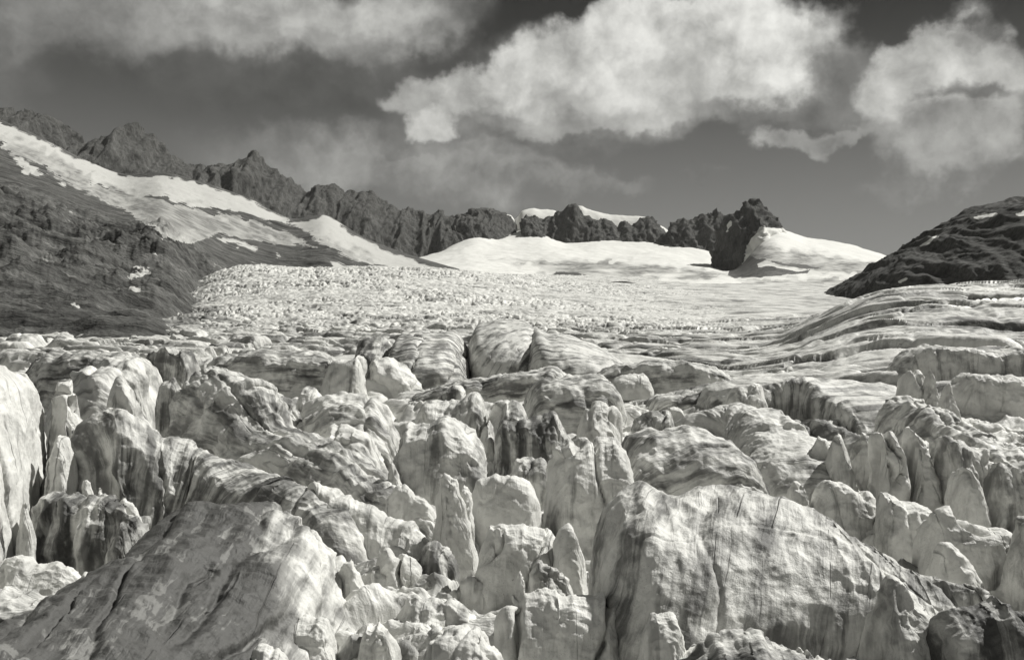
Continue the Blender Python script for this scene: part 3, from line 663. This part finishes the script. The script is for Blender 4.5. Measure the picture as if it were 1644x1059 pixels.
Q('enormous grey ice block with a long sloping face in the right foreground',
  [(942,905,55),(956,842,56),(978,796,56.5),(1012,777,57),(1075,786,58),(1140,770,59),(1205,776,59),(1270,798,58),(1340,836,56),(1400,874,54),(1455,905,52),(1530,928,50),(1605,946,47),(1680,965,45)],
  w=[5,8,10,11,12,12,12,11,10,8.5,7,5.5,4.5,3], wb=4, zb=-16, dirt=.5, a=1.0, b=.82, amp=.06, nscale=7, crack=.0, ang=72, q=5, flute=.05, facets=6, var=.4, groove=.07, facing=True)
B('rounded ice foot below the right end of the enormous block', [(1395,975),(1420,940),(1455,945),(1485,975),(1500,1020)], Y=46, w=2.2, zb=-15.4, dirt=.4)
# right
Q('curved sunlit ridge with a dark hollow face behind the banded dome', [(1108,690,108),(1120,660,111),(1160,648,112),(1215,652,110),(1255,680,105),(1282,720,99),(1300,775,93)], w=6, wb=6, zb=-14.8, dirt=.3, a=.8, b=.65, nscale=6, amp=.1)
B('small white knob left of the curved sunlit ridge', [(1052,676),(1068,655),(1088,652),(1108,672)], Y=122, w=3, zb=-13.6, dirt=.05)
Q('low rounded mound behind the small white knob', [(1000,690),(1040,668),(1080,662),(1100,690)], Y=112, w=5, zb=-14, dirt=.5)
S('narrow twin ice fins above the curved sunlit ridge', [(1168,660),(1180,630),(1200,620),(1222,624),(1236,665)], Y=128, w=4, zb=-13.8, dirt=.35, flute=.3)
Q('smooth ice sheet ending in a dark vertical wall on the right', [(1205,632,134),(1235,610,138),(1290,608,138),(1345,634,133),(1385,648,126),(1404,690,121)], w=[2,3,3,3,3,2], wb=[6,14,18,18,12,6], zb=-14.6, dirt=.5, a=.42, b=.36, nscale=7, amp=.07)
Q('long wedge of ice descending to the right edge before the black wall', [(1396,668,121),(1425,634,121),(1475,640,116),(1535,672,108),(1600,710,99),(1665,748,93),(1740,790,87)], w=[3,5,5.5,5,4.5,4,4], wb=3, zb=-15, dirt=.42, a=.85, b=.7, nscale=6, ang=70, amp=.08, groove=.22)
Q('bright lumpy ridge over a tall black wall at the right edge', [(1518,640),(1535,608),(1560,598),(1590,607),(1618,600),(1650,622),(1700,640),(1780,650)], Y=131, w=3.5, wb=6, zb=-15, dirt=.05, a=.35, b=.3, nscale=5, amp=.12)
Q('shaded ice bank under the flat sheets at the upper right', [(1436,585),(1470,562),(1530,557),(1590,566),(1640,560),(1760,560)], Y=158, w=3, wb=12, zb=-12.5, dirt=.4, a=.4, b=.35)
B('white lump on the right edge above the lumpy ridge', [(1596,572),(1615,556),(1640,556),(1675,575)], Y=165, w=4, zb=-10, dirt=.03)
B('round pale block at the head of the long wedge', [(1438,632),(1446,604),(1464,597),(1482,606),(1490,640)], Y=127, w=3.2, zb=-13, dirt=.1)
S('jagged thin spire left of the black wall', [(1480,640),(1490,596),(1498,602),(1510,650)], Y=124, w=1.5, zb=-13, dirt=.3, b=.8, amp=.2)
S('hooked white spire in front of the black wall', [(1500,660),(1512,626),(1526,620),(1536,642),(1544,680)], Y=120, w=1.8, zb=-13.6, dirt=.1, b=.8)
FG = 'row of upright ice fingers on the right'
S('short stub at the left end of the row of ice fingers', [(1296,730),(1306,706),(1318,702),(1332,722)], Y=99, w=2, zb=-14.8, dirt=.15, group=FG)
S('ice finger with a bent pointed tip in the row', [(1314,770),(1330,722),(1346,698),(1356,704),(1364,745),(1380,785)], Y=96, w=2.2, zb=-14.8, dirt=.25, group=FG, b=.8)
S('ice finger behind the bent pointed one', [(1350,740),(1366,706),(1384,697),(1400,716),(1404,760)], Y=99, w=2.4, zb=-14.8, dirt=.3, group=FG)
S('tallest rounded ice finger with a cleft on its right', [(1396,775),(1402,722),(1418,700),(1434,700),(1446,726),(1450,775)], Y=94, w=2.6, zb=-14.8, dirt=.2, group=FG, crack=1)
S('broad shield-like ice finger fourth in the row', [(1446,770),(1450,715),(1464,696),(1482,706),(1500,722),(1506,765)], Y=95, w=2.8, zb=-14.8, dirt=.2, group=FG)
S('wide fluted block ending the row of ice fingers', [(1500,770),(1508,722),(1532,712),(1562,722),(1590,734),(1602,780)], Y=94, w=3, zb=-14.8, dirt=.4, flute=.3, group=FG)
S('pale fluted cliff right of the row of ice fingers', [(1578,790),(1588,745),(1612,738),(1645,742),(1720,750)], Y=88, w=3, zb=-15, dirt=.5, flute=.35)
S('small rounded knob in front of the wide fluted block', [(1524,800),(1534,760),(1552,752),(1570,766),(1578,805)], Y=86, w=2, zb=-14.8, dirt=.2)
B('small pale stub beside the top of the enormous block', [(1262,800),(1268,780),(1282,773),(1296,784),(1300,805)], Y=86, w=1.6, zb=-14.6, dirt=.15)
B('smooth slanted block behind the shoulder of the enormous block', [(1298,810),(1318,778),(1344,772),(1372,790),(1400,800),(1412,835)], Y=86, w=3.2, zb=-14.8, dirt=.2)
B('bulging block with a scooped lower face right of the smooth slanted one', [(1398,840),(1404,806),(1422,793),(1450,806),(1482,812),(1506,832)], Y=82, w=3, zb=-14.6, dirt=.2, a=.8, b=.65)
S('cleft rounded serac at the lower right', [(1480,890),(1494,838),(1516,815),(1545,826),(1585,845),(1615,858),(1636,900)], Y=71, w=3.6, zb=-15.2, dirt=.2, crack=1.5, a=.85, b=.65)
S('rounded lobe leaning on the front of the cleft serac', [(1488,925),(1502,880),(1522,872),(1548,892),(1580,940)], Y=66, w=2, zb=-15.2, dirt=.15, b=.7)
S('dark-sided serac cut off by the right edge', [(1618,910),(1628,850),(1650,828),(1700,832),(1760,860)], Y=66, w=3, zb=-15.4, dirt=.5)
Q('low dirty ice bank at the lower right corner', [(1490,1010),(1530,975),(1590,962),(1650,968),(1740,985)], Y=44, w=3, zb=-15.6, dirt=.85, b=.8, a=.9)
# bottom
S('wide smooth block with dark vertical cracks at the bottom centre', [(784,1010),(800,965),(830,946),(880,950),(930,958),(975,948),(1008,968),(1034,1010)], Y=51, w=3, wb=2.5, zb=-15.6, dirt=.14, a=.85, b=.75, crack=1.5, amp=.11, nscale=3)
B('little ice pillar on the wide cracked block', [(824,955),(830,924),(838,922),(846,955)], Y=51.5, w=.4, zb=-13.2, dirt=.1)
B('rounded block left of the wide cracked block', [(622,1000),(640,968),(680,962),(730,970),(768,990),(792,1020)], Y=53.5, w=2.4, zb=-15.6, dirt=.22, b=.75, a=.85, crack=1)
B('white slab at the bottom edge left of the wide cracked block', [(660,1060),(690,1022),(725,1008),(760,1006),(795,1035),(835,1075)], Y=46, w=2.2, zb=-15.4, dirt=.06, b=.8)
B('pale upright block left of the pile of rubble', [(530,975),(538,930),(558,905),(578,915),(592,960)], Y=57.5, w=1.6, zb=-15.4, dirt=.15)
B('bright cracked slab behind the rubble', [(590,935),(604,900),(634,886),(664,900),(690,930)], Y=65, w=2, zb=-15.4, dirt=.1, crack=1.2)
B('blunt dirty snout of ice at the head of the rubble', [(664,900),(684,876),(708,872),(730,890),(742,915)], Y=66, w=1.6, zb=-15.2, dirt=.6)
B('pale block at the bottom edge beside the dark dome', [(436,1050),(458,1010),(500,992),(536,1002),(554,1050)], Y=49.5, w=1.8, zb=-15.5, dirt=.12)
B('flat white slab at the bottom edge below the pale block', [(370,1075),(400,1045),(440,1040),(480,1062)], Y=45, w=1.8, zb=-15.2, dirt=.05)
B('square grey block in the bottom rubble', [(572,1040),(582,1012),(606,1003),(632,1014),(644,1045)], Y=50, w=1.1, zb=-15.4, dirt=.35, a=.5, b=.4)
B('grey boulder of ice right of the wide cracked block', [(1028,1035),(1040,1000),(1062,988),(1086,996),(1104,1035)], Y=44, w=1.5, zb=-15.5, dirt=.3)
Q('low streaked ice bank along the bottom right edge', [(1040,1070),(1110,1040),(1200,1028),(1300,1045),(1400,1070),(1480,1090)], Y=43, w=3, wb=5, zb=-15.5, dirt=.6, b=.9, a=.95, ang=10, groove=.22)
# middle distance
S('dark low hump at the left end of the middle ice hills', [(566,585),(580,552),(602,541),(630,552),(644,585)], Y=205, w=14, wb=20, zb=-10.5, dirt=.7, a=1.3, b=1.0)
Q('banded ice hill between the dark hump and the tallest middle hill', [(634,585),(642,545),(664,532),(705,533),(745,548),(762,590)], Y=208, w=36, zb=-10, dirt=.62, ang=10, crack=1, wb=26, a=1.1, b=.72, facets=3, var=.3, q=3, amp=.05)
Q('tallest smooth ice hill in the middle distance', [(748,580),(758,535),(785,515),(820,513),(860,528),(885,575)], Y=226, w=38, zb=-9, dirt=.5, ang=60, wb=26, a=1.1, b=.72, facets=3, var=.3, q=3, amp=.05)
Q('smooth ice hill with a dark cleft on its left in the middle distance', [(836,580),(846,542),(880,534),(940,548),(1000,575)], Y=212, w=36, zb=-9, dirt=.5, ang=15, wb=26, a=1.1, b=.72, facets=3, var=.3, q=3, amp=.05)
S('wedge-shaped pale serac below the dark low hump', [(586,625),(596,582),(616,575),(650,588),(680,612)], Y=172, w=7, zb=-11.5, dirt=.25)
S('broken pale serac left of the wedge-shaped one', [(516,625),(535,585),(560,576),(586,590),(594,640)], Y=165, w=6, zb=-11.8, dirt=.3)
Q('dirty dark ice sheet crossing the middle in front of the hills', [(650,640),(700,620),(770,606),(840,598),(900,590),(930,600)], Y=158, w=4, wb=10, zb=-12.5, dirt=.6, a=.6, b=.4, ang=3)
Q('second dirty ice sheet running right towards the white flat slab', [(930,600),(1000,585),(1080,580),(1150,590),(1190,610)], Y=168, w=4, wb=12, zb=-11.5, dirt=.5, a=.6, b=.4, ang=3)
Q('thin low ice sheet above the curved sunlit ridge', [(1040,640),(1100,628),(1170,615),(1210,618)], Y=146, w=4, wb=9, zb=-13, dirt=.6, a=.6, b=.45, ang=3)
Q('swept ice fold running down towards the sharp little spike', [(470,660),(520,640),(575,640),(620,668),(650,720)], Y=118, w=7, wb=8, zb=-14.6, dirt=.45, ang=15, a=.9, groove=.22)
Q('narrow bright ice fold beneath the swept fold', [(500,705),(545,682),(590,700),(620,750)], Y=98, w=4, wb=5, zb=-14.8, dirt=.3, ang=15, groove=.22)
S('dark cleft block right of the tall left hump', [(410,650),(424,628),(450,632),(480,650),(500,680)], Y=122, w=4, zb=-14.4, dirt=.6)
S('small crooked serac where the middle folds begin', [(474,650),(482,628),(500,622),(516,640),(524,665)], Y=132, w=3.5, zb=-13.8, dirt=.4)
Q('flat ice tongue below the far smooth plain', [(300,590),(380,570),(450,566),(530,575),(560,590)], Y=165, w=5, wb=14, zb=-12, dirt=.55, ang=3, a=.7, b=.5)
S('bumpy serac left of the domed one', [(700,650),(716,628),(740,622),(752,640)], Y=140, w=4, zb=-13.4, dirt=.6)

# rubble: small broken chunks lying on the crevasse floor between the foreground seracs
rr = np.random.RandomState(12)
k = 0
while k < 70:
    px = rr.uniform(420, 1040); py = rr.uniform(905, 1075)
    if 760 < px < 950 and py < 955: continue
    Y_ = 27300 / (py - CY); r_ = rr.uniform(0.35, 1.1) * (1 if rr.rand() < .75 else 1.4)
    dpx = r_ * 1.2 / Y_ * F; up = r_ * rr.uniform(.7, 1.5) / Y_ * F
    tl = rr.uniform(-.35, .35) * up
    o = ridge('ice_chunk', [(px - dpx, py - up * .55 - tl, Y_), (px - dpx * .3, py - up * rr.uniform(.8, 1.1) - tl * .3, Y_), (px + dpx * .4, py - up * rr.uniform(.7, 1.0) + tl * .3, Y_), (px + dpx, py - up * .5 + tl, Y_)],
              r_ * rr.uniform(.7, 1.2), zb=-16.9, deep=False, a=rr.uniform(.6, .9), b=rr.uniform(.5, .8), amp=.22, q=rr.uniform(2.5, 5), seed=100 + k * 1.3, dirt=rr.uniform(.05, .6), res=1.3)
    thing(o, 'small broken chunk of ice lying in the rubble between the foreground seracs', 'ice chunk', 'broken ice chunks in the rubble')
    k += 1

# ------------------------------------------------------------------ the glacier's own surface, banked up round the forms that rise from it
def bank(H):
    H = H.copy(); nY = int(np.searchsorted(Yr, 260))
    Xn, Yn = XX[:nY], YY[:nY]; Hn = H[:nY]
    for c, h, wf, wb, nx, ny in SK:
        if h.mean() < 1.2: continue
        k = np.unique(np.linspace(0, len(c) - 1, 18).astype(int)); c, h, wf, wb, nx, ny = c[k], h[k], wf[k], wb[k], nx[k], ny[k]
        r = 9 + max(wf.max(), wb.max())
        j0, j1 = np.searchsorted(Yr[:nY], [c[:, 1].min() - r, c[:, 1].max() + r])
        if j1 - j0 < 2: continue
        xs_, ys_ = Xn[j0:j1], Yn[j0:j1]
        p0 = (c[:, 0] - r) / c[:, 1] * F + CX; p1 = (c[:, 0] + r) / c[:, 1] * F + CX
        i0, i1 = np.searchsorted(pxs, [p0.min(), p1.max()])
        if i1 - i0 < 2: continue
        xs_, ys_ = xs_[:, i0:i1], ys_[:, i0:i1]
        best = np.full(xs_.shape, -1e3)
        for q_ in range(len(c)):
            dx_, dy_ = xs_ - c[q_, 0], ys_ - c[q_, 1]
            d_ = np.hypot(dx_, dy_); side = (dx_ * nx[q_] + dy_ * ny[q_]) / (d_ + 1e-6)
            fr = sstep(-.5, .6, side)
            w_ = wf[q_] * fr + wb[q_] * (1 - fr)
            z_ = c[q_, 2] - h[q_] * (.56 + .6 * fr) - np.maximum(d_ - w_ * .7, 0) * (.85 + 1.2 * fr)
            best = np.maximum(best, z_)
        sub = Hn[j0:j1, i0:i1]; k_ = 1.2
        dd_ = np.clip((best - sub) / k_, -8, 8)
        Hn[j0:j1, i0:i1] = sub + k_ * np.where(dd_ > 7.9, (best - sub) / k_, np.logaddexp(0, dd_)) * sstep(-6, -1, dd_)
    return H
rub = np.exp(-(((XX + 3.6) / 9.5) ** 4 + ((YY - 53) / 10.5) ** 4))
H = np.maximum(H, -20.5 + 4.4 * rub)
H = bank(H)
near2 = sstep(170, 110, YY)
H += near2 * (0.9 * fbm(XX / 5, YY / 5, H / 5, 5) + 0.8 * (ridged(XX / 7 + 3, YY / 7, H / 7, 4) - .9) - 1.6 * np.exp(-(gnoise(XX / 7 + 4, YY / 5, 2.7) / .05) ** 2))
g = grid_mesh('glacier', XX, YY, H, ICE, uvs=(su, sv), attrs={'dirt': dirt})
g['kind'] = 'structure'
# the far part of the glacier gets coarser surface detail
g.data.materials.append(ICE_FAR)
mi = np.zeros((len(Yr) - 1, len(pxs) - 1), np.int32); mi[Yr[:-1] > 260, :] = 1
g.data.polygons.foreach_set('material_index', mi.ravel())


# thin air between the camera and the far ridges
hz = bpy.data.materials.new('haze'); hz.use_nodes = True; hn = hz.node_tree; hn.nodes.clear()
pv = hn.nodes.new('ShaderNodeVolumePrincipled'); pv.inputs['Color'].default_value = (.93, .93, .90, 1); pv.inputs['Density'].default_value = 1.3e-5
ho = hn.nodes.new('ShaderNodeOutputMaterial'); hn.links.new(pv.outputs[0], ho.inputs['Volume'])
bx = np.array([[x, y, z] for x in (-5200, 5200) for y in (-60, 6400) for z in (-420, 1500)], float)
hm = bpy.data.meshes.new('haze'); hm.from_pydata(bx.tolist(), [], [(0,1,3,2),(4,6,7,5),(0,4,5,1),(2,3,7,6),(0,2,6,4),(1,5,7,3)]); hm.update(); hm.materials.append(hz)
ho_ = bpy.data.objects.new('haze', hm); C.objects.link(ho_); ho_['kind'] = 'stuff'
zs = [(o.bound_box, o) for o in C.objects if o.type == 'MESH' and o.name != 'haze']
print('SCENE BOUNDS', np.min([[min(v[i] for v in b) for i in range(3)] for b, o in zs], 0), np.max([[max(v[i] for v in b) for i in range(3)] for b, o in zs], 0))
